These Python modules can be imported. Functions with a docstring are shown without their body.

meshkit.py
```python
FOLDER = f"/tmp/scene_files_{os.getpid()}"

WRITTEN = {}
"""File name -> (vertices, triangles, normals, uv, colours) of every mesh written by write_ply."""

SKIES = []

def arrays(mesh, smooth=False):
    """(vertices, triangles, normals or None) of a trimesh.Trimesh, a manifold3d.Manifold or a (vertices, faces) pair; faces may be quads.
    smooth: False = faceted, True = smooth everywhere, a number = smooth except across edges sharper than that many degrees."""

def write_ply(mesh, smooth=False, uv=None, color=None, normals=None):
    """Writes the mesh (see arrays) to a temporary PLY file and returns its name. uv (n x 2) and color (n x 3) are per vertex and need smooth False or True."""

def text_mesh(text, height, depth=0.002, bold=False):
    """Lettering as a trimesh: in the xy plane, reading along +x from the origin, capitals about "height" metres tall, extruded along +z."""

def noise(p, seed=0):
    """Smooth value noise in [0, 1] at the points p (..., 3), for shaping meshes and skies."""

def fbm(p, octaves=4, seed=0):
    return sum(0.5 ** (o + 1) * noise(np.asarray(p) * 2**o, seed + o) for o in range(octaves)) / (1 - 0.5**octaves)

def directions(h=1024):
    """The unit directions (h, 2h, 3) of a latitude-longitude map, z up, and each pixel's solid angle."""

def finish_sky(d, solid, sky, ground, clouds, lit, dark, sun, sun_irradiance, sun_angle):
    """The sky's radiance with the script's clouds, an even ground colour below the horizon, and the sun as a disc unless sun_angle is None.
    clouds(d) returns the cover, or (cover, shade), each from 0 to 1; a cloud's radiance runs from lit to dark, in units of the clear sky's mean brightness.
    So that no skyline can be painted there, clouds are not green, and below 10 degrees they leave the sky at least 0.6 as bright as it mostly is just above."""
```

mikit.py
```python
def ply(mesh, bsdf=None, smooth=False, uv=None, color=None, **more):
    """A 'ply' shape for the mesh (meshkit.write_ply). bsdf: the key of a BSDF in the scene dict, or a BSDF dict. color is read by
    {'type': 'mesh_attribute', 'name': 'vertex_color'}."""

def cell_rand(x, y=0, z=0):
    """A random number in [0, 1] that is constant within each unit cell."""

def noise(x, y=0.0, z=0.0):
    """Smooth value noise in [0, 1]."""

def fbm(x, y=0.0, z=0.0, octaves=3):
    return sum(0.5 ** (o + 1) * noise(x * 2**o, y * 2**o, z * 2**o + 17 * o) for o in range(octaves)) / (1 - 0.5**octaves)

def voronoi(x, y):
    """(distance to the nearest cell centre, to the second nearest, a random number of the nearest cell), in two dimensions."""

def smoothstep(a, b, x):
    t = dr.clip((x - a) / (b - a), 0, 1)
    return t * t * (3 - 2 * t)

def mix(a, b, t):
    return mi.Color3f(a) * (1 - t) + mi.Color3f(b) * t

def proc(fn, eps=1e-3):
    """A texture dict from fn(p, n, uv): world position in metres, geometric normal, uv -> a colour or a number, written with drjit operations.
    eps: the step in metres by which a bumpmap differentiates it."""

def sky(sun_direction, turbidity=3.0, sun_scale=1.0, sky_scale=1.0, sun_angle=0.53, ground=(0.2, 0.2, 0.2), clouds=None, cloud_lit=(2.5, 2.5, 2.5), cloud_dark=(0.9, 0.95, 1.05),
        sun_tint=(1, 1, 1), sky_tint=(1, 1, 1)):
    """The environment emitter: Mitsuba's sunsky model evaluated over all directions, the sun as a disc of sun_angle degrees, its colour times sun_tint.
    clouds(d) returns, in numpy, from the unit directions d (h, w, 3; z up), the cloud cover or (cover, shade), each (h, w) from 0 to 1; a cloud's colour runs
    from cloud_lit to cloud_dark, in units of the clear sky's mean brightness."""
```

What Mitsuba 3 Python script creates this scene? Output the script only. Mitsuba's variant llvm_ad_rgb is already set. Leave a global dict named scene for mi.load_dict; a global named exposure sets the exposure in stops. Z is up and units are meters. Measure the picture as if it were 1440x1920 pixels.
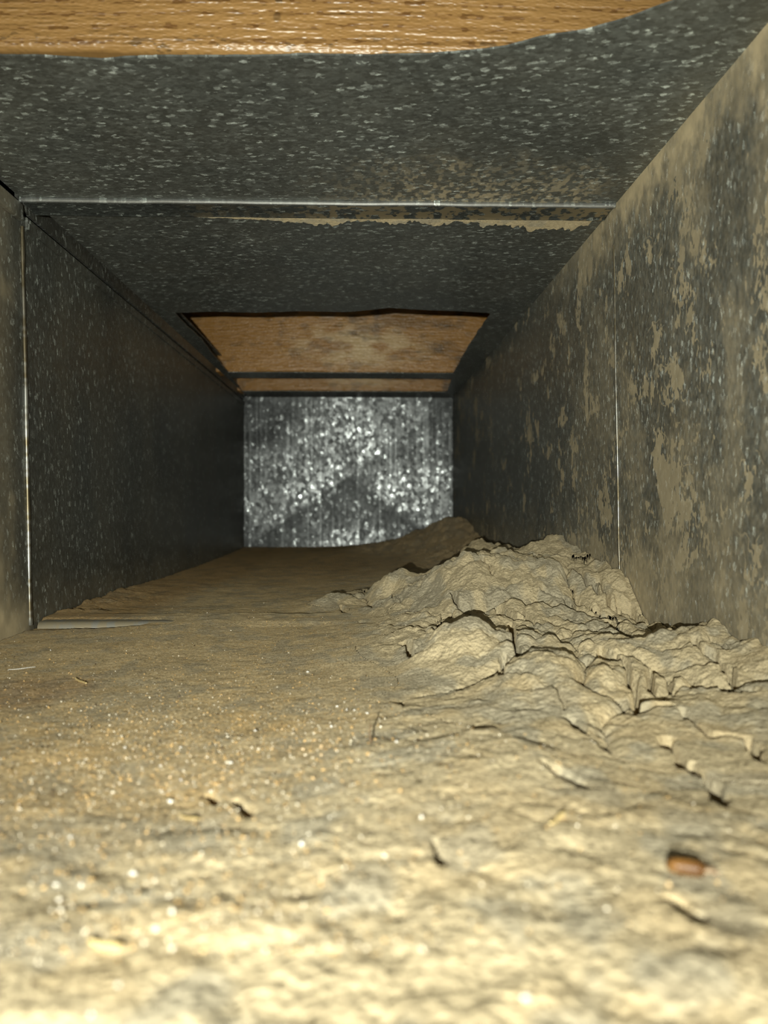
import math
import numpy as np
import trimesh
import mitsuba as mi
import drjit as dr
import mikit, meshkit
from shapely.geometry import Polygon
from shapely import affinity
from scipy.interpolate import RBFInterpolator
from scipy.spatial import cKDTree
from mikit import noise, fbm, voronoi, smoothstep, mix, proc, cell_rand

T = mi.ScalarTransform4f
scene, labels = {}, {}
rng = np.random.default_rng(7)

# ------------------------------------------------------------------ camera, light, exposure
# x: across the duct, y: along the duct away from the lens, z: up from the duct floor
F = 1440.0                       # focal length in pixels of the 1440 x 1920 frame
CAMZ = 0.078
VPX, VPY = 683.0, 943.0          # where the duct's axis vanishes
scene['camera'] = {
    'type': 'thinlens', 'fov': 2 * math.degrees(math.atan(720 / F)), 'fov_axis': 'x',
    'aperture_radius': 0.00105, 'focus_distance': 0.45, 'near_clip': 0.01, 'far_clip': 20.0,
    'to_world': T().look_at(origin=[0, 0, CAMZ], target=[(720 - VPX) / F, 1, CAMZ - (960 - VPY) / F], up=[0, 0, 1]),
}
# the torch that lights the duct from beside the lens, its beam fading towards the edge
scene['torch'] = {'type': 'spot', 'to_world': T().look_at(origin=[-0.022, -0.085, 0.0735], target=[0.035, 1.0, 0.27], up=[0, 0, 1]),
                  'beam_width': 8.0, 'cutoff_angle': 55.0, 'intensity': {'type': 'rgb', 'value': [1.0, 1.0, 0.86]}}
exposure = 0.14

# ------------------------------------------------------------------ duct shape
D0, DS, D1 = -0.45, 0.470, 1.330  # near end, joint between the two sections, end cap
ZT = 0.260                        # underside of the top sheet


def lerp(a, b, t):
    return a + (b - a) * t


def xl(d, z):
    k = np.clip((D1 - d) / (D1 - DS), 0, 1.3)
    return -0.2065 + k * 0.0040 * (1 - z / ZT)


def xr(d, z):
    k = np.clip((D1 - d) / (D1 - DS), 0, 1.3)
    return 0.1530 + k * 0.0055 * (1 - z / ZT)


def pix(px, py, d):
    """The point at depth d seen at a pixel measured in the photograph."""
    return np.array([(px - VPX) / F * d, d, CAMZ - (py - VPY) / F * d])


# ------------------------------------------------------------------ mesh helpers
def grid_faces(n, m):
    i, j = np.meshgrid(np.arange(n - 1), np.arange(m - 1), indexing='ij')
    a = i * m + j
    return np.stack([a, a + 1, a + m + 1, a + m], -1).reshape(-1, 4)


def slab(fn, us, vs, thick):
    """A sheet of some thickness: fn(u, v) -> (point, outward direction) on a grid."""
    U, V = np.meshgrid(us, vs, indexing='ij')
    P, N = fn(U, V)
    n, m = U.shape
    top, bot = P.reshape(-1, 3), (P + N * thick).reshape(-1, 3)
    f = grid_faces(n, m)
    k = n * m
    idx = np.arange(k).reshape(n, m)
    loop = np.concatenate([idx[0, :-1], idx[:-1, -1], idx[-1, :0:-1], idx[:0:-1, 0]])
    nx = np.roll(loop, -1)
    side = np.stack([loop, nx, nx + k, loop + k], 1)
    q = np.vstack([f, f[:, ::-1] + k, side])
    return trimesh.Trimesh(np.vstack([top, bot]), np.vstack([q[:, [0, 1, 2]], q[:, [0, 2, 3]]]), process=False)


def flat(poly, z, thick):
    """A flat sheet cut to a plan outline, its lower face at height z."""
    m = trimesh.creation.extrude_polygon(poly, thick, engine='earcut')
    m.apply_translation([0, 0, z])
    return m


def strip(path, prof):
    """Sweeps a closed profile [(a, b)] along a path of frames [(origin, dir_a, dir_b)]."""
    prof = np.asarray(prof, float)
    V = np.array([o + prof[:, :1] * np.asarray(a) + prof[:, 1:] * np.asarray(b) for o, a, b in path])
    n, m = V.shape[:2]
    v = V.reshape(-1, 3)
    i, j = np.meshgrid(np.arange(n - 1), np.arange(m), indexing='ij')
    j2 = (j + 1) % m
    q = np.stack([i * m + j, i * m + j2, (i + 1) * m + j2, (i + 1) * m + j], -1).reshape(-1, 4)
    tri = [[0, k + 1, k] for k in range(1, m - 1)] + [[(n - 1) * m, (n - 1) * m + k, (n - 1) * m + k + 1] for k in range(1, m - 1)]
    mesh = trimesh.Trimesh(v, np.vstack([q[:, [0, 1, 2]], q[:, [0, 2, 3]], tri]), process=False)
    mesh.fix_normals()
    return mesh


def put(key, mesh, bsdf, smooth=False, **lab):
    scene[key] = mikit.ply(mesh, bsdf, smooth=smooth)
    if lab:
        labels[key] = lab


def wob(a, b, amp, s, seed=0):
    a, b = np.broadcast_arrays(np.asarray(a, float), np.asarray(b, float))
    p = np.stack([a / s, b / s, np.full(a.shape, 3.7)], -1)
    return (meshkit.noise(p, seed) - 0.5) * 2 * amp


# ------------------------------------------------------------------ materials
DUST = (0.50, 0.42, 0.27)


def spangle(a, b, s=0.0019, k=1.8):
    """Zinc crystals: brightness of the flake at (a, b); flakes are k times as long along a as along b."""
    wa = (a + 0.0012 * (noise(a * 900, b * 1200, 1.0) - 0.5)) / k
    wb = b + 0.0009 * (noise(a * 900, b * 1200, 9.0) - 0.5)
    _, _, r = voronoi(wa / s, wb / s)
    _, _, q = voronoi(wa / (s * 0.45) + 31.0, wb / (s * 0.45))
    v = 0.085 + 0.075 * r * r + 0.06 * q * q
    v = v + 0.55 * smoothstep(0.90, 0.975, r) * (0.15 + 0.85 * q * q)
    return v + 0.26 * smoothstep(0.955, 1.0, q)


def zinc(a, b, gain=1.0):
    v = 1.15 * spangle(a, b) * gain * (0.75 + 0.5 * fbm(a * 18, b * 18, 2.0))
    return mi.Color3f(0.91 * v, 1.02 * v, 1.0 * v)


def metal(name, coat, ab, gain=1.0, rough=0.42, met=0.55):
    """Galvanised sheet under a film of dust; coat(p) -> how much dust covers it; ab(p) -> the sheet's own two coordinates."""
    def col(p, n, uv):
        a, b = ab(p)
        return mix(zinc(a, b, gain), mi.Color3f(*DUST) * (0.75 + 0.4 * fbm(a * 150, b * 150, 5.0)), coat(p))

    def rg(p, n, uv):
        a, b = ab(p)
        _, _, r = voronoi(a / 0.0034, b / 0.0019)
        return rough - 0.08 + 0.16 * r + (0.95 - rough) * 0.8 * coat(p)

    def mt(p, n, uv):
        return met * (1 - coat(p))
    scene[name] = {'type': 'twosided', 'bsdf': {'type': 'principled', 'base_color': proc(col), 'roughness': proc(rg), 'metallic': proc(mt), 'specular': 0.4}}


def coat_left(p):
    base = 0.03 + 0.12 * fbm(p.y * 30, p.z * 14, 1.0)
    near = smoothstep(0.47, 0.44, p.y) * (0.25 + 0.35 * smoothstep(0.45, 0.65, fbm(p.y * 40, p.z * 25, 4.0)))
    low = smoothstep(0.035, 0.004, p.z + 0.02 * (fbm(p.y * 60, p.z * 60, 2.0) - 0.5)) * (0.15 + 0.55 * smoothstep(0.48, 0.46, p.y))
    return dr.clip(base + near + low, 0, 1)


def coat_right(p):
    f1 = fbm(p.y * 60 + 2 * noise(p.y * 30, p.z * 30, 2.0), p.z * 42, 3.0, 4)
    f2 = fbm(p.y * 170, p.z * 120, 8.0, 3)
    f3 = fbm(p.y * 700, p.z * 400, 8.0, 2)
    big = noise(p.y * 16, p.z * 11, 21.0)
    t = f1 + 0.50 * (f2 - 0.5) + 0.36 * (f3 - 0.5) + 0.12 * (big - 0.5)
    far = smoothstep(0.50, 0.70, p.y)
    blot = smoothstep(0.595, 0.66, t - 0.10 * far) * 0.75
    vein = smoothstep(0.024, 0.006, dr.abs(fbm(p.y * 62 + 1.5 + 1.5 * noise(p.y * 40, p.z * 40, 5.0), p.z * 48, 6.0, 4) - 0.5 + 0.09 * (f2 - 0.5))) * smoothstep(0.5, 0.36, p.y) * smoothstep(0.38, 0.55, f1) * 0.75
    haze = 0.10 + (0.10 + 0.24 * smoothstep(0.40, 0.65, fbm(p.y * 34, p.z * 14, 12.0) + 0.35 * (f2 - 0.5)) + 0.30 * (f3 - 0.4)) * smoothstep(0.75, 0.42, p.y)
    top = smoothstep(0.222, 0.262, p.z + 0.03 * (f2 - 0.5)) * 0.55 * smoothstep(0.75, 0.45, p.y)
    low = smoothstep(0.075, 0.03, p.z + 0.06 * (f1 - 0.5)) * 0.30
    return dr.clip(dr.maximum(dr.maximum(blot, vein), haze + top + low), 0, 1)


def coat_top(p):
    near = smoothstep(0.385, 0.462, p.y + 0.05 * (fbm(p.x * 60, p.y * 60, 2.0) - 0.5)) * smoothstep(0.472, 0.466, p.y)
    side = smoothstep(-0.06, 0.06, p.x) * smoothstep(0.155, 0.12, p.x)
    f = fbm(p.x * 420, p.y * 260, 4.0, 3)
    d = near * side * (0.10 + 0.55 * smoothstep(0.42, 0.66, f))
    return dr.clip(0.02 + 0.08 * fbm(p.x * 25, p.y * 25, 2.0) + d, 0, 1)


def coat_floor(p):
    return dr.clip(0.75 + 0.3 * (fbm(p.x * 80, p.y * 80, 2.0) - 0.5), 0, 1)


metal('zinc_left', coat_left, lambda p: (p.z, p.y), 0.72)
metal('zinc_right', coat_right, lambda p: (p.z, p.y), 1.0)
metal('zinc_top', coat_top, lambda p: (p.x, p.y), 1.0)
metal('zinc_floor', coat_floor, lambda p: (p.x, p.y), 1.0)


def end_col(p, n, uv):
    v = spangle(p.z, p.x, 0.0054, 1.2)
    line = noise(p.x * 330, p.z * 6, 3.0)
    streak = smoothstep(0.62, 0.95, line) * noise(p.x * 60, p.z * 18, 1.0)
    band = smoothstep(0.0035, 0.0, dr.abs(p.x + 0.011)) * 0.8 + smoothstep(0.003, 0.0, dr.abs(p.x + 0.034)) * 0.4
    v = (0.42 * v + 0.5 * v * v) * (0.75 + 0.5 * fbm(p.x * 22, p.z * 22, 1.0)) * (0.75 + 0.5 * line) + 0.09 * streak + 0.12 * band * noise(p.x * 500, p.z * 40, 6.0)
    return mi.Color3f(0.93 * v, 1.0 * v, 1.04 * v)


def end_rough(p, n, uv):
    _, _, r = voronoi(p.x / 0.0054, p.z / 0.0065)
    return 0.23 + 0.20 * r


scene['zinc_end'] = {'type': 'twosided', 'bsdf': {'type': 'principled', 'base_color': proc(end_col), 'roughness': proc(end_rough), 'metallic': 0.8, 'specular': 0.5}}


def bead_col(p, n, uv):
    k = smoothstep(0.30, 0.75, noise(p.x * 4, 2.0, p.z * 70) * 0.6 + noise(p.x * 4, 5.0, p.z * 420) * 0.4) * smoothstep(0.25, 0.13, p.z)
    return mix(mi.Color3f(*DUST) * 0.35, mi.Color3f(0.42, 0.43, 0.41), k)


scene['zinc_bright'] = {'type': 'twosided', 'bsdf': {'type': 'principled', 'base_color': proc(bead_col), 'roughness': 0.36, 'metallic': 0.8}}


def cleat_top_col(p, n, uv):
    k = smoothstep(-0.13, 0.0, p.x + 0.08 * (noise(p.x * 40, 1.0) - 0.5)) * smoothstep(0.42, 0.58, fbm(p.x * 260, p.y * 260, 2.0)) * smoothstep(0.4665, 0.469, p.y)
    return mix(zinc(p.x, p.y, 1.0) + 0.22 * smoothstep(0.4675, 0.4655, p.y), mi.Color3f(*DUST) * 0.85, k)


scene['zinc_cleat'] = {'type': 'twosided', 'bsdf': {'type': 'principled', 'base_color': proc(cleat_top_col), 'roughness': 0.34, 'metallic': 0.7}}


def floor_cleat_col(p, n, uv):
    k = smoothstep(0.35, 0.6, fbm(p.x * 200, p.y * 200, 2.0)) * 0.6 + 0.2
    return mix(mi.Color3f(0.33, 0.34, 0.32), mi.Color3f(*DUST) * 0.8, k)


scene['zinc_floor_cleat'] = {'type': 'twosided', 'bsdf': {'type': 'principled', 'base_color': proc(floor_cleat_col), 'roughness': 0.5, 'metallic': 0.3}}


def wood(name, light, dark, seed, stain):
    def col(p, n, uv):
        z = p.z + 0.004 * noise(p.x * 9, p.z * 30, seed) + 0.010 * noise(p.x * 2.5, 1.0, seed)
        ring = 0.5 + 0.5 * dr.sin(z * 1150 + 5 * noise(p.x * 4, z * 60, seed))
        late = smoothstep(0.55, 0.98, ring) * (0.35 + 0.65 * noise(p.x * 60, z * 300, seed + 2))
        fleck = smoothstep(0.60, 0.80, noise(p.x * 330, z * 1400, seed + 5)) * smoothstep(0.30, 0.75, ring)
        c = mix(mi.Color3f(*light), mi.Color3f(*dark), dr.clip(0.30 * late + 0.55 * fleck + 0.25 * fbm(p.x * 18, p.z * 45, seed), 0, 1))
        painted_sheen = smoothstep(0.13, 0.03, dr.sqrt(dr.square(p.x + 0.008) + dr.square(3 * (p.z - 0.299)))) * smoothstep(0.25, 0.65, fbm(p.x * 45, p.z * 90, seed + 3)) * smoothstep(0.9, 1.0, p.y)  # pale patch: the sheen on the far joist, painted into its colour
        c = mix(c, mi.Color3f(0.80, 0.60, 0.32), 0.8 * painted_sheen)
        return mix(c, mi.Color3f(0.07, 0.045, 0.02), stain(p))

    def bump(p, n, uv):
        z = p.z + 0.004 * noise(p.x * 9, p.z * 30, seed)
        return 0.00028 * noise(p.x * 600, z * 1800, seed) + 0.00055 * noise(p.x * 90, z * 1000, seed)
    scene[name] = {'type': 'twosided', 'bsdf': {'type': 'bumpmap', 'tex': proc(bump, 3e-4), 'scale': 1.0,
                   'bsdf': {'type': 'principled', 'base_color': proc(col), 'roughness': 0.40, 'specular': 0.8}}}


def stain_near(p):
    def spot(x, z, rx, rz):
        q = dr.sqrt(dr.square((p.x - x) / rx) + dr.square((p.z - z) / rz)) + 0.8 * (noise(p.x * 700, p.z * 700, 1.0) - 0.5)
        return smoothstep(1.15, 0.6, q)
    low = smoothstep(0.2765, 0.2715, p.z) * smoothstep(0.62, 0.75, fbm(p.x * 220, p.z * 600, 7.0))
    return dr.clip(0.75 * spot(-0.0360, 0.2925, 0.0016, 0.0065) + 0.5 * spot(-0.0362, 0.2815, 0.0018, 0.0022) + 0.6 * low + 0.5 * spot(0.066, 0.293, 0.006, 0.0008), 0, 1)


def stain_far(p):
    f = fbm(p.x * 26, p.z * 60, 4.0)
    return dr.clip(0.40 * smoothstep(0.50, 0.70, f) * smoothstep(-0.08, 0.0, p.x) + 0.35 * smoothstep(0.55, 0.75, fbm(p.x * 60, p.z * 110, 9.0)), 0, 1)


wood('pine_near', (0.34, 0.195, 0.068), (0.13, 0.060, 0.016), 3.0, stain_near)
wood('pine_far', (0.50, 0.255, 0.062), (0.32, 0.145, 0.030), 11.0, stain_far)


def dust_col(p, n, uv):
    f = fbm(p.x * 60, p.y * 60, p.z * 60)
    g = fbm(p.x * 420, p.y * 420, p.z * 420, 3)
    c = mi.Color3f(*DUST) * (0.60 + 0.36 * f + 0.34 * g + 0.34 * (noise(p.x * 1900, p.y * 1900, p.z * 1900) - 0.35))
    # rust-brown grit mixed into the thin layer on the left
    left = smoothstep(0.05, -0.05, p.x + 0.05 * (f - 0.5)) * smoothstep(0.011, 0.004, p.z)
    c = mix(c, c * mi.Color3f(0.92, 0.83, 0.70), 0.6 * left)
    gold = smoothstep(0.66, 0.78, noise(p.x * 900, p.y * 900, p.z * 900)) * left
    c = mix(c, mi.Color3f(0.58, 0.40, 0.18), 0.6 * gold)
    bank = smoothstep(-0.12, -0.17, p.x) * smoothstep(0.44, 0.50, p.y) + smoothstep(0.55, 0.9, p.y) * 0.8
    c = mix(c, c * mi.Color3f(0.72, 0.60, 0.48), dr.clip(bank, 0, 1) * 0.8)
    patch = smoothstep(0.50, 0.68, fbm(p.x * 75 + 9, p.y * 75, 3.0)) * smoothstep(0.34, 0.26, p.y)
    c = mix(c, mi.Color3f(0.60, 0.42, 0.19), 0.40 * patch * (0.4 + 0.6 * left))
    rust = smoothstep(0.035, 0.012, dr.sqrt(dr.square(p.x + 0.135) + dr.square(0.8 * (p.y - 0.315))) + 0.02 * (f - 0.5))
    c = mix(c, mi.Color3f(0.30, 0.185, 0.095), 0.6 * rust * (0.3 + 0.9 * g))
    grey = smoothstep(0.48, 0.66, fbm(p.x * 90, p.y * 70, 6.0))
    return mix(c, c * mi.Color3f(0.70, 0.78, 0.95), 0.6 * grey)


def dust_bump(p, n, uv):
    return 0.0014 * fbm(p.x * 800, p.y * 800, p.z * 800, 3)


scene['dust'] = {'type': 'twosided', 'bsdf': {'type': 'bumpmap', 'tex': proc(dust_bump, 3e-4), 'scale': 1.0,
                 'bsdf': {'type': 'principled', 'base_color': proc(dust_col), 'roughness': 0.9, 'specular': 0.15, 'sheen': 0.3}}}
for nm, c, r in (('fleck_white', (0.95, 0.93, 0.88), 0.3), ('grit_gold', (0.72, 0.45, 0.17), 0.4), ('grit_pale', (0.85, 0.76, 0.58), 0.3), ('grit_dark', (0.10, 0.07, 0.04), 0.7),
                 ('straw', (0.80, 0.62, 0.30), 0.5), ('chaff', (0.34, 0.24, 0.15), 0.6), ('twig_bark', (0.16, 0.10, 0.05), 0.8)):
    scene[nm] = {'type': 'twosided', 'bsdf': {'type': 'principled', 'base_color': {'type': 'rgb', 'value': list(c)}, 'roughness': r, 'specular': 0.6}}


def pellet_col(p, n, uv):
    k = 0.5 + 0.5 * dr.sin((p.y * 2500 + 3 * noise(p.x * 300, p.y * 300, 1.0)))
    return mix((0.17, 0.080, 0.018), (0.07, 0.028, 0.007), k * 0.8)


scene['pellet_brown'] = {'type': 'twosided', 'bsdf': {'type': 'principled', 'base_color': proc(pellet_col), 'roughness': 0.45, 'specular': 0.4}}

# ------------------------------------------------------------------ the duct
SH = 0.0008
labels.update({
    'wall_left': {'kind': 'structure', 'label': 'left galvanised side wall of the duct, dim grey spangled sheet with a joint near the front', 'category': 'wall'},
    'wall_right': {'kind': 'structure', 'label': 'right galvanised side wall of the duct, blotched with tan dust', 'category': 'wall'},
    'ceiling': {'kind': 'structure', 'label': 'galvanised top sheet of the duct with openings cut below the joists', 'category': 'ceiling'},
    'floor': {'kind': 'structure', 'label': 'dust-filmed galvanised bottom sheet of the duct', 'category': 'floor'},
    'wall_back': {'kind': 'structure', 'label': 'bright spangled end cap closing the duct, creased corner to corner', 'category': 'wall'},
})


def side(which, sgn, seed):
    def fn(U, V):
        bend = wob(U, V, 0.0009, 0.11, seed) * np.clip(np.minimum(V, ZT - V) / 0.03, 0, 1)
        X = which(U, V) + bend
        return np.stack([X, U, V], -1), np.broadcast_to([sgn, 0, 0], U.shape + (3,))
    return fn


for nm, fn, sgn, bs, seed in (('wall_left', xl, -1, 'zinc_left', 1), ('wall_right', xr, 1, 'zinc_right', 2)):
    vs = np.linspace(-0.001, ZT + 0.0005, 30)
    top_cut = 0.0 if sgn > 0 else 0.0075
    vs = np.linspace(-0.001, ZT - top_cut, 30)
    put(nm + '__panel', slab(side(fn, sgn, seed), np.linspace(D0, DS - 0.0005, 60), vs, SH), bs, 40)
    put(nm + '__panel_001', slab(side(lambda d, z, fn=fn, sgn=sgn: fn(d, z) + sgn * 0.0006, sgn, seed + 5), np.linspace(DS, D1, 60), vs, SH), bs, 40)

# the folded joint standing a little proud of each side wall: a rounded bead
bead = [(0.0009 * math.cos(t), 0.0009 * math.sin(t)) for t in np.linspace(0, 2 * math.pi, 11)[:-1]]
for nm, fn, sgn, z0, z1, w in (('wall_left', xl, 1, 0.004, 0.2445, 1.5), ('wall_right', xr, -1, 0.004, 0.236, 0.75)):
    path = []
    for z in np.linspace(z0, z1, 60):
        k = w * (1 + 0.35 * float(wob(z, 1.0, 1.0, 0.012, 3)))
        o = np.array([float(fn(DS, z)) + sgn * 0.0002, DS + float(wob(z, 2.0, 0.0006, 0.03, 9)), z])
        path.append((o, np.array([sgn * k, 0, 0]), np.array([0, k, 0])))
    put(nm + '__joint_bead', strip(path, bead), 'zinc_bright', True, label='bright folded edge of the vertical joint')

# tabs bent over at the upper left corner, on both sides of the joint
tab = [(0, 0), (0.0022, 0.0), (0.0030, 0.0008), (0.0026, 0.0095), (0.0018, 0.0105), (0, 0.0105)]
path = [(np.array([float(xl(d, 0.247)), d, 0.2460 + float(wob(d, 0, 0.0005, 0.06, 2))]), np.array([1, 0, 0]), np.array([0, 0, 1])) for d in np.linspace(D0, DS - 0.004, 50)]
put('wall_left__corner_flange', strip(path, tab), 'zinc_left', 30, label='tan-filmed flange folded along the upper left corner')
tab2 = [(0, 0), (0.0014, 0.0), (0.0016, 0.006), (0.0010, 0.0068), (0, 0.0068)]
path = [(np.array([float(xl(d, 0.245)) - 0.0005, d, 0.2455]), np.array([1, 0, 0]), np.array([0, 0, 1])) for d in np.linspace(DS + 0.006, D1 - 0.002, 40)]
put('wall_left__corner_flange_001', strip(path, tab2), 'zinc_left', 30)

# top sheet, near section: cut back raggedly where the first joist shows
edge = [(0, 120), (100, 121), (200, 125), (300, 118), (420, 115), (550, 112), (700, 110), (850, 104), (900, 97), (950, 90), (1000, 76), (1100, 57), (1180, 32), (1265, 0)]
pts = []
for px, py in edge:
    d = (ZT - CAMZ) * F / (VPY - py)
    pts.append(((px - VPX) / F * d, d))
pts = np.array(pts)
xs = np.linspace(pts[0, 0], pts[-1, 0], 160)
ys = np.interp(xs, pts[:, 0], pts[:, 1]) + wob(xs, 0, 0.0006, 0.012, 5) + wob(xs, 1, 0.00025, 0.003, 6)
cut = list(zip(xs, ys))
L, R = -0.205, 0.1565
near_poly = Polygon([(L, DS - 0.004), (L, 0.3190)] + cut + [(0.124, 0.258), (0.131, 0.235), (0.134, 0.2), (0.134, D0), (R, D0), (R, DS - 0.004)])
put('ceiling__panel', flat(near_poly, ZT, SH), 'zinc_top')
# far section: a long opening below the two far joists, a gap along the upper left corner
hole_px = [(330, 590), (380, 640), (430, 700), (455, 735), (838, 735), (850, 700), (884, 640), (921, 587), (800, 583), (730, 579), (650, 587), (560, 586), (480, 589), (400, 588)]
hole = []
for px, py in hole_px:
    d = (ZT - CAMZ) * F / (VPY - py)
    hole.append(((px - VPX) / F * d, d))
hole = np.array(hole + hole[:1])
t = np.r_[0, np.cumsum(np.linalg.norm(np.diff(hole, axis=0), axis=1))]
tt = np.linspace(0, t[-1], 300)[:-1]
hx, hy = np.interp(tt, t, hole[:, 0]), np.interp(tt, t, hole[:, 1])
hx, hy = hx + wob(tt, 0, 0.0012, 0.02, 4), hy + wob(tt, 3, 0.0022, 0.03, 8)
far_poly = Polygon([(-0.1995, DS - 0.002), (R - 0.002, DS - 0.002), (R - 0.002, D1), (-0.1995, D1)]).difference(Polygon(list(zip(hx, hy))).buffer(0))
# a strap of sheet left between the two cut-outs, below the joist
sx = np.linspace(-0.1975, 0.150, 80)
far_poly = far_poly.union(Polygon(list(zip(sx, 1.079 + wob(sx, 0, 0.0015, 0.03, 12))) + list(zip(sx[::-1], 1.126 + wob(sx[::-1], 5, 0.0015, 0.03, 13)))).buffer(0))
put('ceiling__panel_001', flat(far_poly, ZT + 0.0002, SH), 'zinc_top')
# back of the left corner fold, so that the gap looks into a channel and not outdoors
path = [(np.array([-0.2075, d, ZT + 0.006]), np.array([1, 0, 0]), np.array([0, 0, 1])) for d in (DS - 0.002, D1)]
put('ceiling__lock_channel', strip(path, [(-0.002, -0.010), (0.0, -0.010), (0.0, 0.018), (0.0078, 0.018), (0.0078, 0.0195), (-0.002, 0.0195)]), 'zinc_left', label='dark channel of the corner fold')

# the cleat across the top: rounded bright near lip, then a flat band, its far lip dusty
prof = []
for a, b in [(0.0, 0.0), (-0.0008, -0.0006), (-0.0012, -0.0018), (-0.0006, -0.0028), (0.0006, -0.0030), (0.0018, -0.0024), (0.0026, -0.0018), (0.012, -0.0016), (0.0195, -0.0018), (0.0208, -0.0027), (0.0222, -0.0027), (0.0230, -0.0015), (0.0230, 0.0)]:
    prof.append((a, b))
path = []
for x in np.linspace(xl(DS, ZT) + 0.0012, xr(DS, ZT) - 0.0005, 90):
    path.append((np.array([x, 0.4655 + float(wob(x, 0, 0.0007, 0.05, 2)), ZT + 0.0003 + float(wob(x, 4, 0.0003, 0.02, 3))]), np.array([0, 1, 0]), np.array([0, 0, 1])))
put('ceiling__cleat', strip(path, prof), 'zinc_cleat', 35, label='bright rolled cleat joining the two top sheets')
# floor sheets and cleat
put('floor__panel', slab(lambda U, V: (np.stack([V, U, np.zeros_like(U)], -1), np.broadcast_to([0, 0, -1.0], U.shape + (3,))), np.linspace(D0, DS, 12), np.linspace(-0.2055, 0.1605, 12), SH), 'zinc_floor')
put('floor__panel_001', slab(lambda U, V: (np.stack([V, U, np.zeros_like(U)], -1), np.broadcast_to([0, 0, -1.0], U.shape + (3,))), np.linspace(DS + 0.0004, D1, 12), np.linspace(-0.2065, 0.1570, 12), SH), 'zinc_floor')
prof = [(0.0, 0.0012), (0.0002, 0.0030), (0.0016, 0.0046), (0.0040, 0.0052), (0.020, 0.0046), (0.026, 0.0036), (0.028, 0.0), (0.0045, 0.0), (0.0040, 0.0012)]
path = [(np.array([x, 0.4735 + float(wob(x, 0, 0.0006, 0.05, 2)), 0.0]), np.array([0, 1, 0]), np.array([0, 0, 1])) for x in np.linspace(-0.1995, 0.1565, 50)]
put('floor__cleat', strip(path, prof), 'zinc_floor_cleat', 35, label='pale rolled edge of the cleat joining the two bottom sheets')

# end cap with its cross break: four shallow facets meeting behind the plane of the rim
CX, CZ, DEP = -0.027, 0.126, 0.0108


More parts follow.
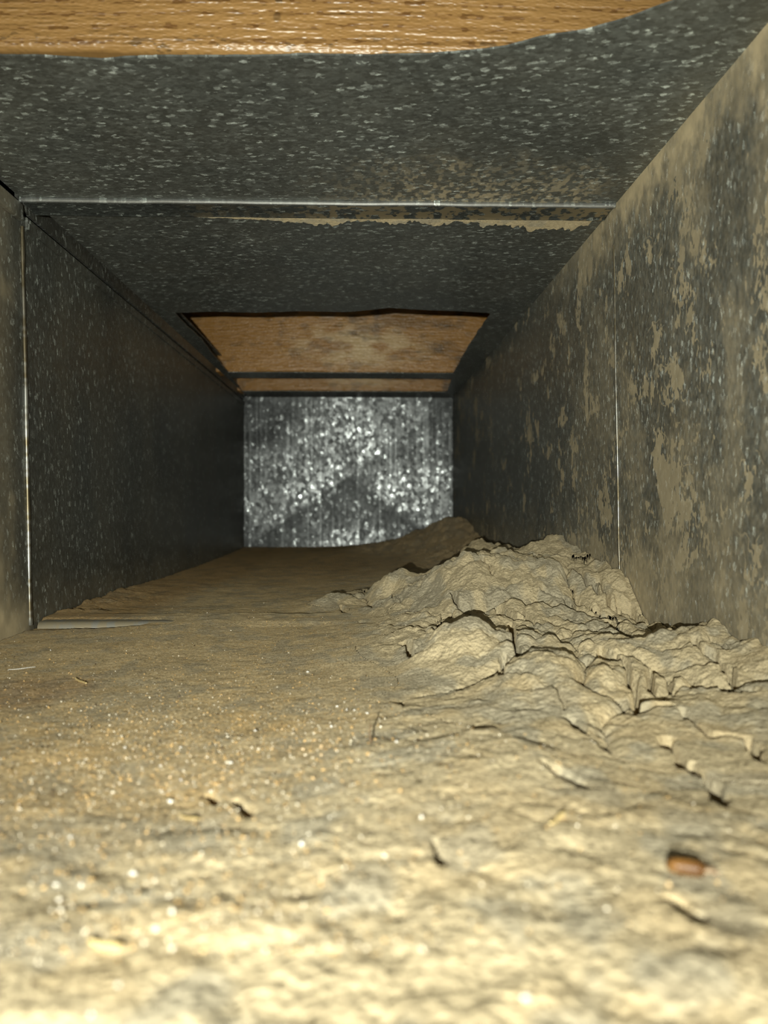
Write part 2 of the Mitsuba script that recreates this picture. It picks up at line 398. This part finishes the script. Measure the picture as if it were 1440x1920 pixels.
def endcap(U, V):
    hx_, hz_ = np.where(U < CX, CX + 0.2085, 0.1560 - CX), np.where(V < CZ, CZ + 0.001, 0.2615 - CZ)
    q = np.maximum(np.abs(U - CX) / hx_, np.abs(V - CZ) / hz_)
    dep = DEP * (1 - q) + wob(U, V, 0.0006, 0.035, 7)
    return np.stack([U, D1 + dep, V], -1), np.broadcast_to([0, 1.0, 0], U.shape + (3,))


put('wall_back', slab(endcap, np.linspace(-0.2085, 0.1560, 75), np.linspace(-0.001, 0.2615, 55), SH), 'zinc_end', 12)
labels['wall_back']['kind'] = 'structure'


# ------------------------------------------------------------------ joists
def joist(key, x0, x1, y0, thick, z0, tall, bs, lab, r=0.0035):
    pr = []
    for (cx, cz, a0) in ((r, r, 180), (thick - r, r, 270), (thick - r, tall - r, 0), (r, tall - r, 90)):
        for a in np.radians(np.linspace(a0, a0 + 90, 6)):
            pr.append((cx + r * math.cos(a), cz + r * math.sin(a)))
    path = [(np.array([x, y0 + float(wob(x, z0, 0.0006, 0.08, 1)), z0 + float(wob(x, 2, 0.0007, 0.06, 3))]), np.array([0, 1, 0]), np.array([0, 0, 1])) for x in np.linspace(x0, x1, 60)]
    put(key, strip(path, pr), bs, 40, label=lab, category='joist')


joist('wooden_joist', -0.34, 0.30, 0.3255, 0.038, 0.2672, 0.12, 'pine_near', 'orange-brown pine joist at the top edge, above the cut near edge of the duct top')
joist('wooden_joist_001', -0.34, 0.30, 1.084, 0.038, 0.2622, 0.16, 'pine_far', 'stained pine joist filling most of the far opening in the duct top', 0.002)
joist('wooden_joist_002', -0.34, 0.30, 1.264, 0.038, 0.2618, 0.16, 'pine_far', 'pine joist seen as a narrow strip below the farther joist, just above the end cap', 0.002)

# ------------------------------------------------------------------ dust: one surface, parted into the layer and the clumps of the heap
ctrl = []
for px, py, d in [(1440, 1225, .293), (1310, 1170, .354), (1200, 1165, .429), (1172, 1090, .452), (1090, 1038, .545), (1058, 1010, .585), (880, 1037, .50), (960, 1042, .50),
                  (1010, 1038, .53), (850, 1110, .45), (905, 1150, .43), (820, 1075, .50), (720, 1090, .56), (700, 1130, .54), (760, 1085, .58), (850, 1180, .345), (850, 1262, .315), (780, 1240, .34),
                  (1050, 1215, .305), (1050, 1340, .24), (1180, 1150, .43), (1000, 1170, .40), (1250, 1200, .36), (1400, 1280, .27), (1250, 1300, .27), (1200, 1450, .2), (1000, 1400, .2),
                  (700, 1500, .17), (1300, 1650, .13), (720, 1900, .095), (100, 1900, .095), (1380, 1880, .095), (300, 1500, .19), (300, 1400, .235), (100, 1300, .31), (600, 1300, .30),
                  (620, 1125, .57), (560, 1160, .50), (850, 977, 1.13), (800, 987, 1.16), (740, 1012, 1.2), (895, 1010, 1.0), (905, 1020, .68)]:
    ctrl.append(pix(px, py, d))
for x, d, z in [(-.20, .05, .012), (-.20, .2, .004), (-.20, .3, .0016), (-.20, .4, .0012), (-.2, .47, .0012), (-.1, .4, .0018), (-.1, .3, .002), (-.02, .4, .0035), (.16, .05, .016), (-.05, .47, .0035), (0, .47, .0065),
                (.04, .47, .014), (-.197, .492, .0085), (-.2, .53, .0065), (-.2, .62, .0075), (-.17, .56, .0025), (-.155, .49, .0040), (-.12, .49, .0058), (-.08, .49, .0062), (-.1, .6, .002), (-.2, .8, .002), (-.2, 1.3, .002), (-.08, .9, .002), (-.05, 1.3, .002), (0, .8, .003),
                (0, .65, .004), (0.02, 1.0, .003), (.06, .7, .012), (.1, .72, .022), (.15, .72, .024), (.06, .85, .006), (.12, .87, .016), (.155, .87, .020), (.10, 1.02, .018), (.06, 1.05, .008), (.155, 1.15, .050), (.155, 1.3, .036),
                (.05, 1.32, .012), (.11, 1.3, .03), (-.1, .1, .0135), (-.2, .1, .011), (0, .06, .016), (.07, .62, .022), (.12, .62, .040), (.04, .64, .008)]:
    ctrl.append((x, d, z))
ctrl = np.array(ctrl)


def rows():
    d, out = 0.055, []
    while d < D1 - 0.0005:
        out.append(d)
        d += min(max(0.0022 * d, 0.00055), 0.0025)
    return np.array(out + [D1 - 0.0003])


ROW = rows()
COL = np.linspace(0, 1, 512)
NR, NC = len(ROW), len(COL)
Dg = np.repeat(ROW[:, None], NC, 1)
Xg = xl(Dg, 0.0) + 0.0004 + COL[None] * (xr(Dg, 0.0) - xl(Dg, 0.0) - 0.0008)
rbf = RBFInterpolator(ctrl[:, :2] * [1, .8], ctrl[:, 2], kernel='linear', smoothing=0.0004, neighbors=24)
cx_, cd_ = np.linspace(-0.21, 0.165, 100), np.linspace(0.04, 1.34, 300)
gx, gd = np.meshgrid(cx_, cd_, indexing='ij')
coarse = rbf(np.stack([gx.ravel(), gd.ravel() * .8], 1)).reshape(gx.shape)
from scipy.ndimage import gaussian_filter
from scipy.interpolate import RegularGridInterpolator
coarse = gaussian_filter(coarse, (1.0, 1.0))
smooth_h = RegularGridInterpolator((cx_, cd_), coarse, bounds_error=False, fill_value=None)
MOUNDS = [(735, 1102, .56, .013, .009), (625, 1140, .55, .018, .006), (850, 1215, .335, .019, .0065), (1045, 1022, .60, .014, .007), (890, 1026, .68, .020, .006), (845, 990, 1.13, .032, .007),
          (1035, 1250, .285, .018, .004), (1300, 1200, .335, .016, .004), (985, 1165, .41, .018, .004), (870, 1060, .485, .016, .004)]
MOUNDS = [(*pix(a, b_, d)[:2], r_, h_) for a, b_, d, r_, h_ in MOUNDS]


def ground(q):
    """Height of the dust before its fine relief: the smooth drift plus the rounded mounds on it."""
    return smooth_h(q) + sum(h_ * np.exp(-(((q[..., 0] - x) ** 2 + (q[..., 1] - y) ** 2) / r_ ** 2) ** 1.5) for x, y, r_, h_ in MOUNDS)


H = ground(np.stack([Xg, Dg], -1))


def nz(s, seed=0, a=1.0):
    return meshkit.noise(np.stack([Xg / s * a, Dg / s, H * 0 + seed * 1.37], -1), seed)


def domes(sz, seed, sharp=1.0):
    """Rounded lumps, about sz across, with creases between them: 0 in a crease, 1 on top."""
    g = np.random.default_rng(seed)
    nx_, nd_ = int(0.42 / sz), int(1.35 / sz)
    i, j = np.meshgrid(np.arange(nx_), np.arange(nd_), indexing='ij')
    c = np.stack([-0.23 + (i + g.uniform(0, 1, i.shape)) * sz, (j + g.uniform(0, 1, i.shape)) * sz], -1).reshape(-1, 2)
    k = 0.55 * sz
    q = np.stack([Xg + (nz(sz * .5, seed + 60) - .5) * k, Dg + (nz(sz * .5, seed + 61) - .5) * k], -1).reshape(-1, 2)
    d2, idx = cKDTree(c).query(q, k=2)
    e = np.clip((d2[:, 1] - d2[:, 0]) / (0.9 * sz), 0, 1)
    lift = g.uniform(-.35, .35, len(c))[idx[:, 0]]
    return (1 - (1 - e) ** 2 + lift * np.clip(e * 2.5, 0, 1)).reshape(Xg.shape)


heap = np.clip((H - 0.0055) / 0.009, 0, 1) ** 0.8       # 0 on the thin layer, 1 on the heap
bank = np.exp(-((Xg + 0.195) / 0.028) ** 2) * np.clip((Dg - 0.485) / 0.01, 0, 1) * np.clip((0.72 - Dg) / 0.1, 0, 1)
heap_n = np.maximum(np.maximum(heap, 0.40 * np.clip((0.22 - Dg) / 0.06, 0, 1)), 0.45 * bank)
# clumps: seeds (pixel, pixel, depth, size)
clump_px = [('far_mound', 820, 990, 1.14, 1.9), ('behind', 890, 1020, .66, 1.2), ('crown', 950, 1062, .485, 1.35), ('wall_peak', 1050, 1018, .59, .9), ('wall_lump', 1125, 1075, .475, .8), ('small_left', 735, 1095, .56, .8),
            ('ridge', 625, 1135, .56, .8), ('band', 985, 1160, .415, .9), ('ball', 850, 1215, .335, 1.15), ('lobe', 1035, 1265, .28, 1.05), ('lobe_right', 1150, 1290, .28, .85), ('wall_foot', 1300, 1215, .335, 1.15), ('corner', 1350, 1340, .24, 1.0)]
seeds = np.array([pix(a, b, d)[:2] for _, a, b, d, _ in clump_px])
size = np.array([s for *_, s in clump_px])
wx, wd = Xg + (nz(0.016, 40) - .5) * 0.016 + (nz(0.004, 41) - .5) * 0.004, Dg + (nz(0.016, 42) - .5) * 0.018 + (nz(0.004, 43) - .5) * 0.004
best, second, lab = np.full(Xg.shape, 9.0), np.full(Xg.shape, 9.0), np.zeros(Xg.shape, int)
for i, (s, r) in enumerate(zip(seeds, size)):
    q = np.hypot(wx - s[0], (wd - s[1]) * (0.85 if s[1] < .8 else .5)) / r
    second = np.where(q < best, best, np.minimum(second, q))
    lab = np.where(q < best, i + 1, lab)
    best = np.minimum(q, best)
reach = 0.052
inside = (best < reach) & (H > 0.0058)
lab = np.where(inside, lab, 0)
b = np.clip((second - best) / 0.018, 0, 1)
Z = H + heap_n * (0.0080 * (np.sqrt(1 - (1 - b) ** 2) - 1.0) * inside)
amp = np.clip((Dg - 0.14) / 0.22, 0.26, 1)
Z += heap_n * amp * (0.0070 * (nz(0.03, 1) - .5) + 0.0036 * (domes(0.027, 11) - .7) + 0.0014 * (domes(0.011, 12) - .7) + 0.0048 * (nz(0.010, 2) - .5) + 0.0032 * (nz(0.0046, 3) - .5))
Z += heap_n * np.clip((Dg - 0.12) / 0.15, 0.3, 1) * (0.0013 * (nz(0.0024, 4) - .5) + 0.0009 * (nz(0.0013, 9) - .5))
Z += (1 - heap_n) * (0.0008 * (nz(0.02, 5) - .5) + 0.0006 * (nz(0.006, 6) - .5) + 0.0005 * (nz(0.0022, 7) - .5))


def land(px, py, surf):
    """The plan point where the line of sight through a pixel meets the surface."""
    d = np.linspace(0.07, 1.3, 4000)
    x, z = (px - VPX) / F * d, CAMZ - (py - VPY) / F * d
    s = surf(np.stack([x, d], 1))
    k = np.argmax(z < s)
    return np.array([x[k], d[k], s[k]])


cracks = [([(843, 1112), (862, 1130), (886, 1143), (912, 1151)], 1.5), ([(935, 1143), (971, 1150), (999, 1155), (1016, 1172)], 1.3), ([(992, 1033), (1018, 1052), (1046, 1057), (1079, 1060), (1098, 1078), (1122, 1102)], 1.2),
          ([(961, 1163), (967, 1196), (969, 1217)], .9), ([(971, 1215), (1006, 1210), (1046, 1210), (1098, 1219)], 1.2), ([(1138, 1215), (1169, 1231), (1193, 1267), (1200, 1300), (1200, 1325)], 1.5),
          ([(1178, 1220), (1221, 1239), (1228, 1272), (1226, 1295)], .9), ([(1141, 1165), (1169, 1187), (1202, 1203)], 1.3), ([(1169, 1132), (1188, 1142), (1207, 1163), (1240, 1174), (1290, 1176)], 1.5), ([(1070, 1347), (1096, 1364)], 1.4),
          ([(758, 1205), (782, 1222)], 1.4), ([(588, 1120), (612, 1139)], 1.4), ([(638, 1137), (652, 1155), (680, 1165)], 1.1), ([(947, 1224), (944, 1262)], .8), ([(1051, 1168), (1093, 1215)], 1.0), ([(1257, 1397), (1276, 1418), (1286, 1435)], 1.4),
          ([(1307, 1438), (1332, 1463), (1351, 1479), (1362, 1504)], 1.35), ([(1304, 1202), (1321, 1221), (1346, 1227), (1373, 1240), (1384, 1268)], 1.3), ([(1362, 1277), (1382, 1297)], 1.5), ([(1418, 1390), (1440, 1430)], 1.2),
          ([(1290, 1340), (1332, 1374), (1373, 1382), (1412, 1388)], .7), ([(1201, 1327), (1234, 1329), (1270, 1329)], .8), ([(1407, 1296), (1440, 1304)], .9), ([(1020, 1430), (1060, 1455), (1100, 1475)], .9), ([(1280, 1698), (1305, 1720)], 1.2),
          ([(390, 1488), (402, 1504)], .6), ([(439, 1500), (460, 1520), (472, 1531)], .65), ([(980, 1140), (1010, 1165)], .8), ([(1020, 1100), (1060, 1110), (1085, 1135)], .7), ([(905, 1040), (925, 1062)], .7), ([(820, 1580), (830, 1610)], .6), ([(1125, 1085), (1150, 1130), (1165, 1135)], .8),
          ([(1040, 1290), (1070, 1330)], .5), ([(1250, 1255), (1268, 1290)], .7), ([(1330, 1190), (1375, 1215)], .7)]
line, wide = [], []
for pl, w in cracks:
    p3 = np.array([land(px, py, ground) for px, py in pl])[:, :2]
    p3 = p3[[0] + [i for i in range(1, len(p3)) if np.linalg.norm(p3[i] - p3[i - 1]) < 0.06]]
    for a, c in zip(p3[:-1], p3[1:]):
        n = max(2, int(np.linalg.norm(c - a) / 0.0004))
        tt = np.linspace(0, 1, n)[:, None]
        line.append(a + (c - a) * tt)
        wide.append(np.full(n, w))
line, wide = np.vstack(line), np.concatenate(wide)
tree = cKDTree(line * [1, .55])
dist, near = tree.query(np.stack([Xg + (nz(0.006, 50) - .5) * 0.004, 0.55 * (Dg + (nz(0.006, 51) - .5) * 0.006)], -1).reshape(-1, 2))
dist, near = dist.reshape(Xg.shape), near.reshape(Xg.shape)
w = 0.0011 * wide[near] * (0.35 + 1.3 * nz(0.005, 52))
Z -= np.minimum(0.011, 0.85 * np.maximum(Z, 0)) * np.exp(-(dist / w) ** 4) * np.clip(wide[near], 0, 1.3)
cov = np.clip((Xg + 0.165) / 0.055 + (nz(0.012, 70) - .5) * 0.5, 0, 1)
cov = cov * cov * (3 - 2 * cov)
band = np.clip(np.minimum(Dg - 0.462, 0.512 - Dg) / 0.009, 0, 1)
bare = 0.0008 + 0.0052 * np.clip((Dg - 0.479 + (nz(0.008, 72) - .5) * 0.004) / 0.009, 0, 1)
Z = np.where(band > 0, lerp(Z, lerp(bare, np.maximum(Z, 0.0057 + 0.0012 * (nz(0.006, 71) - .3)), cov), band * (band < 2)), Z)
# the layer stays thin where the floor cleat shows, and every edge ends on a wall
Z = np.maximum(Z, 0.0006 + 0.0004 * nz(0.003, 60))
Xg = np.clip(Xg, xl(Dg, Z) + 0.0003, xr(Dg, Z) - 0.0006)
P = np.stack([Xg, Dg, Z], -1).reshape(-1, 3)
Q = grid_faces(NR, NC)
flab = lab.reshape(-1)[Q[:, 0]]


def chunk(k):
    q = Q[flab == k]
    f = np.vstack([q[:, [0, 1, 2]], q[:, [0, 2, 3]]])
    e = np.vstack([q[:, [i, (i + 1) % 4]] for i in range(4)])
    es = np.sort(e, 1)
    _, first, cnt = np.unique(es[:, 0].astype(np.int64) * len(P) + es[:, 1], return_index=True, return_counts=True)
    rim = e[first[cnt == 1]]
    ids, inv = np.unique(np.concatenate([f.ravel(), rim.ravel()]), return_inverse=True)
    f2, rim2 = inv[:f.size].reshape(-1, 3), inv[f.size:].reshape(-1, 2)
    v = P[ids]
    rv = np.unique(rim2)
    low = np.full(len(v), -1)
    low[rv] = len(v) + np.arange(len(rv))
    foot = v[rv].copy()
    foot[:, 2] = 0.0002
    a, c = rim2[:, 0], rim2[:, 1]
    sk = np.vstack([np.stack([a, low[a], low[c]], 1), np.stack([a, low[c], c], 1)])
    m = trimesh.Trimesh(np.vstack([v, foot]), np.vstack([f2, sk]), process=False)
    return m


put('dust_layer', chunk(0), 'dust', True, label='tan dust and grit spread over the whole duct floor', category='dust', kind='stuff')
CL = {'far_mound': 'dark brown dust mound in the far right corner, against the end cap', 'behind': 'low dust clump showing just behind the top of the heap, left of the right wall',
      'crown': 'largest tan dust clump crowning the heap near the right wall', 'wall_peak': 'small pointed dust clump against the right wall at the back of the heap',
      'wall_lump': 'dust clump pressed against the right wall at the foot of its vertical joint', 'small_left': 'small separate dust clump on the far left flank of the heap',
      'ridge': 'low crumbly dust ridge farthest left of the heap, in the middle of the floor', 'band': 'cracked dust clump in the gap just below the crown of the heap',
      'ball': 'round ball-like dust clump at the near left foot of the heap', 'lobe': 'rounded dust lobe right of the ball-like clump',
      'lobe_right': 'dust lobe with a long dark crack on its right, beside the rounded lobe', 'wall_foot': 'dust clump banked along the foot of the right wall near the frame edge',
      'corner': 'broad dust clump at the right frame edge, nearest to the viewer of the heap'}
n = 0
for i, (nm, *_) in enumerate(clump_px):
    if (flab == i + 1).sum() > 30:
        put('dust_clump' + (f'_{n:03d}' if n else ''), chunk(i + 1), 'dust', True, label=CL[nm], category='dust clump')
        n += 1
surf = RegularGridInterpolator((ROW, COL), Z, bounds_error=False, fill_value=0.0)


def top(x, d):
    u = (x - xl(d, 0.0) - 0.0004) / (xr(d, 0.0) - xl(d, 0.0) - 0.0008)
    return surf(np.stack([np.broadcast_to(d, np.shape(x)), u], -1))


def top2(p):
    return top(p[:, 0], p[:, 1])


# ragged fringe of dust hanging on behind the top cleat
xs = np.linspace(-0.108, 0.146, 420)
rag = 0.0045 + 0.014 * np.clip(meshkit.noise(np.stack([xs / 0.03, xs * 0, xs * 0], -1), 3) - .2, 0, 1) + 0.013 * np.clip(meshkit.noise(np.stack([xs / 0.0065, xs * 0, xs * 0], -1), 4) - .35, 0, 1) + 0.005 * meshkit.noise(np.stack([xs / 0.0014, xs * 0, xs * 0], -1), 5)
rag *= np.clip((xs + 0.112) / 0.10, 0.25, 1)
fr = Polygon(list(zip(xs, 0.4878 + rag)) + [(0.146, 0.4880), (-0.108, 0.4880)])
put('dust_fringe', flat(fr, ZT - 0.0012, 0.0012), 'dust', label='ragged tan dust fringe clinging behind the cleat across the duct top', category='dust', kind='stuff')

# ------------------------------------------------------------------ loose bits lying on the dust
OCT = np.array([[1, 0, 0], [-1, 0, 0], [0, 1, 0], [0, -1, 0], [0, 0, 1], [0, 0, -1.0]])
OCF = np.array([[0, 2, 4], [2, 1, 4], [1, 3, 4], [3, 0, 4], [2, 0, 5], [1, 2, 5], [3, 1, 5], [0, 3, 5]])


def flake(c, s, r):
    """An angular crumb."""
    v = OCT * (s * r.uniform(0.5, 1.15, (6, 1))) * [1, r.uniform(.6, 1.0), r.uniform(.35, .7)]
    a = trimesh.transformations.random_rotation_matrix(r.random(3))[:3, :3] if s < .0012 else trimesh.transformations.rotation_matrix(r.uniform(0, 6.28), [0, 0, 1])[:3, :3]
    return v @ a.T + c


def crumbs(n, spread, smin, smax, r):
    V, Fc, k = [], [], 0
    while k < n:
        x, d = spread(r)
        if not (float(xl(d, 0)) + .003 < x < float(xr(d, 0)) - .004 and ROW[0] < d < 1.2):
            continue
        if lab[np.searchsorted(ROW, d) - 1, int(np.clip((x - xl(d, 0)) / (xr(d, 0) - xl(d, 0)), 0, .999) * (NC - 1))] != 0:
            continue
        V.append((x, d, smin * (smax / smin) ** (r.random() ** 2.2)))
        k += 1
    V = np.array(V)
    z = top(V[:, 0], V[:, 1])
    verts = np.vstack([flake((x, d, zz + 0.25 * s), s, r) for (x, d, s), zz in zip(V, z)])
    f = np.vstack([OCF + 6 * i for i in range(n)])
    return trimesh.Trimesh(verts, f, process=False)


def spread_left(r):
    px = r.normal(330, 260) if r.random() < .75 else r.uniform(0, 1440)
    py = r.normal(1380, 90) if r.random() < .7 else r.uniform(1120, 1900)
    d = (CAMZ - 0.006) * F / (py - VPY)
    return (px - VPX) / F * d, d


bits, tint = [], []
for n_, lo, hi, sd, c in ((3200, .00022, .00075, 1, (0.62, 0.42, 0.19)), (2600, .00018, .0006, 2, (0.88, 0.80, 0.64)), (420, .00025, .0008, 3, (0.10, 0.07, 0.04))):
    m = crumbs(n_, spread_left, lo, hi, np.random.default_rng(sd))
    bits.append(m)
    tint.append(np.tile(c, (len(m.vertices), 1)))
scene['grit_mixed'] = {'type': 'twosided', 'bsdf': {'type': 'principled', 'base_color': {'type': 'mesh_attribute', 'name': 'vertex_color'}, 'roughness': 0.35, 'specular': 0.6}}
scene['sawdust_grit'] = mikit.ply(trimesh.util.concatenate(bits), 'grit_mixed', color=np.vstack(tint))
labels['sawdust_grit'] = {'label': 'fine golden, pale and dark sawdust grit sprinkled over the floor dust on the left', 'category': 'sawdust', 'kind': 'stuff'}

r = np.random.default_rng(11)
big = [(320, 1505, 13, 'largest white fleck, elongated, on the gritty dust in the left foreground'),
       (577, 1262, 6, 'white fleck lying alone on the smooth dust left of the ball-like clump'),
       (237, 1402, 6, 'round white fleck, left one of two level with the upright twig'),
       (340, 1402, 6, 'round white fleck, right one of two level with the upright twig'),
       (478, 1372, 7, 'bright white fleck in the golden grit at the middle of the floor'),
       (432, 1433, 8, 'bright white fleck among golden grit, nearest to the viewer in the middle of the floor'),
       (632, 1327, 5, 'leftmost white fleck of the short row before the ball-like clump'),
       (650, 1334, 6, 'second white fleck from the left in the short row before the ball-like clump'),
       (664, 1334, 5, 'third white fleck from the left in the short row before the ball-like clump'),
       (688, 1340, 6, 'rightmost white fleck of the short row before the ball-like clump'),
       (621, 1365, 5, 'white fleck between the short row of flecks and the upright twig'),
       (743, 1395, 7, 'white fleck right of the upright twig, at the edge of the heap'),
       (303, 1436, 6, 'white fleck above the largest white fleck and left of the golden grit'),
       (303, 1484, 7, 'white fleck touching the dust just above the largest white fleck'),
       (395, 1486, 6, 'white fleck beside the small dark crack in the left foreground'),
       (136, 1570, 10, 'white fleck on the dust above the cluster of blurred flecks at the left'),
       (250, 1641, 11, 'large blurred white fleck right of the cluster at the left'),
       (113, 1688, 10, 'lowest white fleck of the blurred cluster at the left'),
       (108, 1660, 9, 'left white fleck of the blurred cluster at the left'),
       (154, 1661, 10, 'right white fleck of the blurred cluster at the left'),
       (322, 1714, 12, 'blurred white fleck above the longest straw splinter'),
       (565, 1588, 10, 'blurred white fleck in the middle of the foreground dust'),
       (791, 1539, 9, 'white fleck on the bright dust below the middle of the heap'),
       (988, 1890, 18, 'big blurred white fleck at the bottom edge of the picture, right of the middle'),
       (172, 1908, 12, 'blurred white fleck at the bottom edge of the picture, on the left'),
       (222, 1850, 10, 'blurred white fleck below the longest straw splinter'),
       (115, 1430, 6, 'small white fleck on the grit by the left frame edge, below the dark brown crumb'),
       (100, 1218, 4, 'small white fleck on the bare floor near the left end of the floor cleat')]
for i, (px, py, s, words) in enumerate(big):
    p = land(px, py, top2)
    key = 'white_fleck' + (f'_{i:03d}' if i else '')
    rr = s * 0.62 * p[1] / F
    m = trimesh.Trimesh(flake(np.zeros(3), 1.0, r), OCF, process=False).subdivide()
    m.vertices = m.vertices * rr * [1.15, 1.0, 1.5] + p + [0, 0, 0.55 * rr]
    put(key, m, 'fleck_white', label=words, category='fleck', group='white flecks scattered over the floor dust')


def stick(key, a, b, rad, bs, lift=0.0, **lab):
    """A thin splinter between two pixels on the dust."""
    p, q = land(*a, top2), land(*b, top2)
    if abs(p[1] - q[1]) > 0.05:
        q[1], q[0] = p[1], p[0] + 0.01
    p, q = p + [0, 0, rad], q + [0, 0, rad + lift]
    ts = np.linspace(0, 1, 8)
    r_ = np.random.default_rng(len(scene))
    pr = [(rad * math.cos(t), rad * .6 * math.sin(t)) for t in np.linspace(0, 2 * math.pi, 8)[:-1]]
    path = []
    ax = (q - p) / np.linalg.norm(q - p)
    s1 = np.cross(ax, [0, 0, 1.0])
    s1 = np.array([1.0, 0, 0]) if np.linalg.norm(s1) < .1 else s1 / np.linalg.norm(s1)
    s2 = np.cross(ax, s1)
    for t_ in ts:
        k = (0.55 + 0.45 * math.sin(math.pi * t_)) * (0.9 + .2 * r_.random())
        path.append((p + (q - p) * t_ + s2 * 0.4 * rad * math.sin(5 * t_), s1 * k, s2 * k))
    put(key, strip(path, pr), bs, 50, **lab)


stick('wood_splinter', (168, 1768), (228, 1783), .00055, 'straw', label='longest pale straw-coloured splinter, lying in the blurred lower left foreground', category='splinter')
stick('wood_splinter_001', (338, 1532), (372, 1541), .0005, 'straw', label='straw-coloured splinter just below the largest white fleck', category='splinter')
stick('wood_splinter_002', (22, 1254), (72, 1250), .0004, 'fleck_white', label='whitish curled splinter near the foot of the left wall', category='splinter')
stick('wood_splinter_003', (530, 1176), (556, 1161), .0004, 'straw', label='thin straw splinter on the dust in front of the far floor', category='splinter')
stick('wood_splinter_004', (1036, 1556), (1062, 1537), .0006, 'straw', label='short thick pale chip on the dust in the middle right foreground', category='splinter')
stick('wood_splinter_005', (145, 1272), (165, 1283), .0007, 'straw', label='pale wood chip in the reddish grit by the left frame edge', category='splinter')
p = land(694, 1395, top2)
path = [(p + np.array([.0002 * math.sin(9 * t), 0, -.0005 + .0062 * t]), np.array([.00028 * (1.1 - .5 * t), 0, 0]), np.array([0, .00028, 0])) for t in np.linspace(0, 1, 7)]
put('twig', strip(path, [(math.cos(t), math.sin(t)) for t in np.linspace(0, 2 * math.pi, 7)[:-1]]), 'twig_bark', 40, label='tiny dark twig standing upright in the dust among the white flecks', category='twig')
for i, (px, py, s, lb) in enumerate([(83, 1398, 7, 'dark brown crumb on the gritty dust near the left frame edge'), (62, 1845, 14, 'blurred dark crumb in the bottom left foreground'), (33, 1230, 4, 'small black crumb on the bare floor below the left wall'), (710, 1396, 5, 'dark crumb beside the upright twig'), (1212, 1680, 0, '')]):
    if s:
        q = land(px, py, top2)
        rr = s * .6 * q[1] / F
        m = trimesh.Trimesh(flake(np.zeros(3), 1.0, r), OCF, process=False).subdivide().subdivide()
        m.vertices = m.vertices * rr + q + [0, 0, .25 * rr]
        put('dark_crumb' + (f'_{i:03d}' if i else ''), m, 'grit_dark', 40, label=lb, category='crumb')

# brown pellet, right foreground: a ribbed body and a frayed paler end
c = land(1296, 1650, top2)
ax = np.array([1.0, -0.40, 0.0])
hl = 0.5 * 72 / F * c[1]
ax = ax / np.linalg.norm(ax)
s1, s2 = np.cross([0, 0, 1.0], ax), np.array([0, 0, 1.0])
ts = np.linspace(-1, 1, 22)
path = [(c + ax * hl * t + [0, 0, .0011], s1 * .0014 * max(.08, (1 - abs(t) ** 4) ** .5) * (1 + .06 * math.sin(t * 22)), s2 * .0014 * max(.08, (1 - abs(t) ** 4) ** .5) * (1 + .06 * math.sin(t * 22))) for t in ts]
put('brown_pellet__body', strip(path, [(math.cos(t), math.sin(t)) for t in np.linspace(0, 2 * math.pi, 17)[:-1]]), 'pellet_brown', 40)
path = [(c + ax * (hl * .9 + .0022 * t) + [0, 0, .0010 + .0003 * math.sin(4 * t)], s1 * .0010 * (1 - .4 * t), s2 * .0005 * (1 - .4 * t)) for t in np.linspace(0, 1, 8)]
put('brown_pellet__tip', strip(path, [(math.cos(t) * (1 + .2 * math.sin(5 * t)), math.sin(t)) for t in np.linspace(0, 2 * math.pi, 13)[:-1]]), 'chaff', 40, label='pale papery end of the pellet')
labels['brown_pellet'] = {'label': 'reddish-brown ribbed pellet with a papery end, lying on the dust in the right foreground', 'category': 'pellet'}
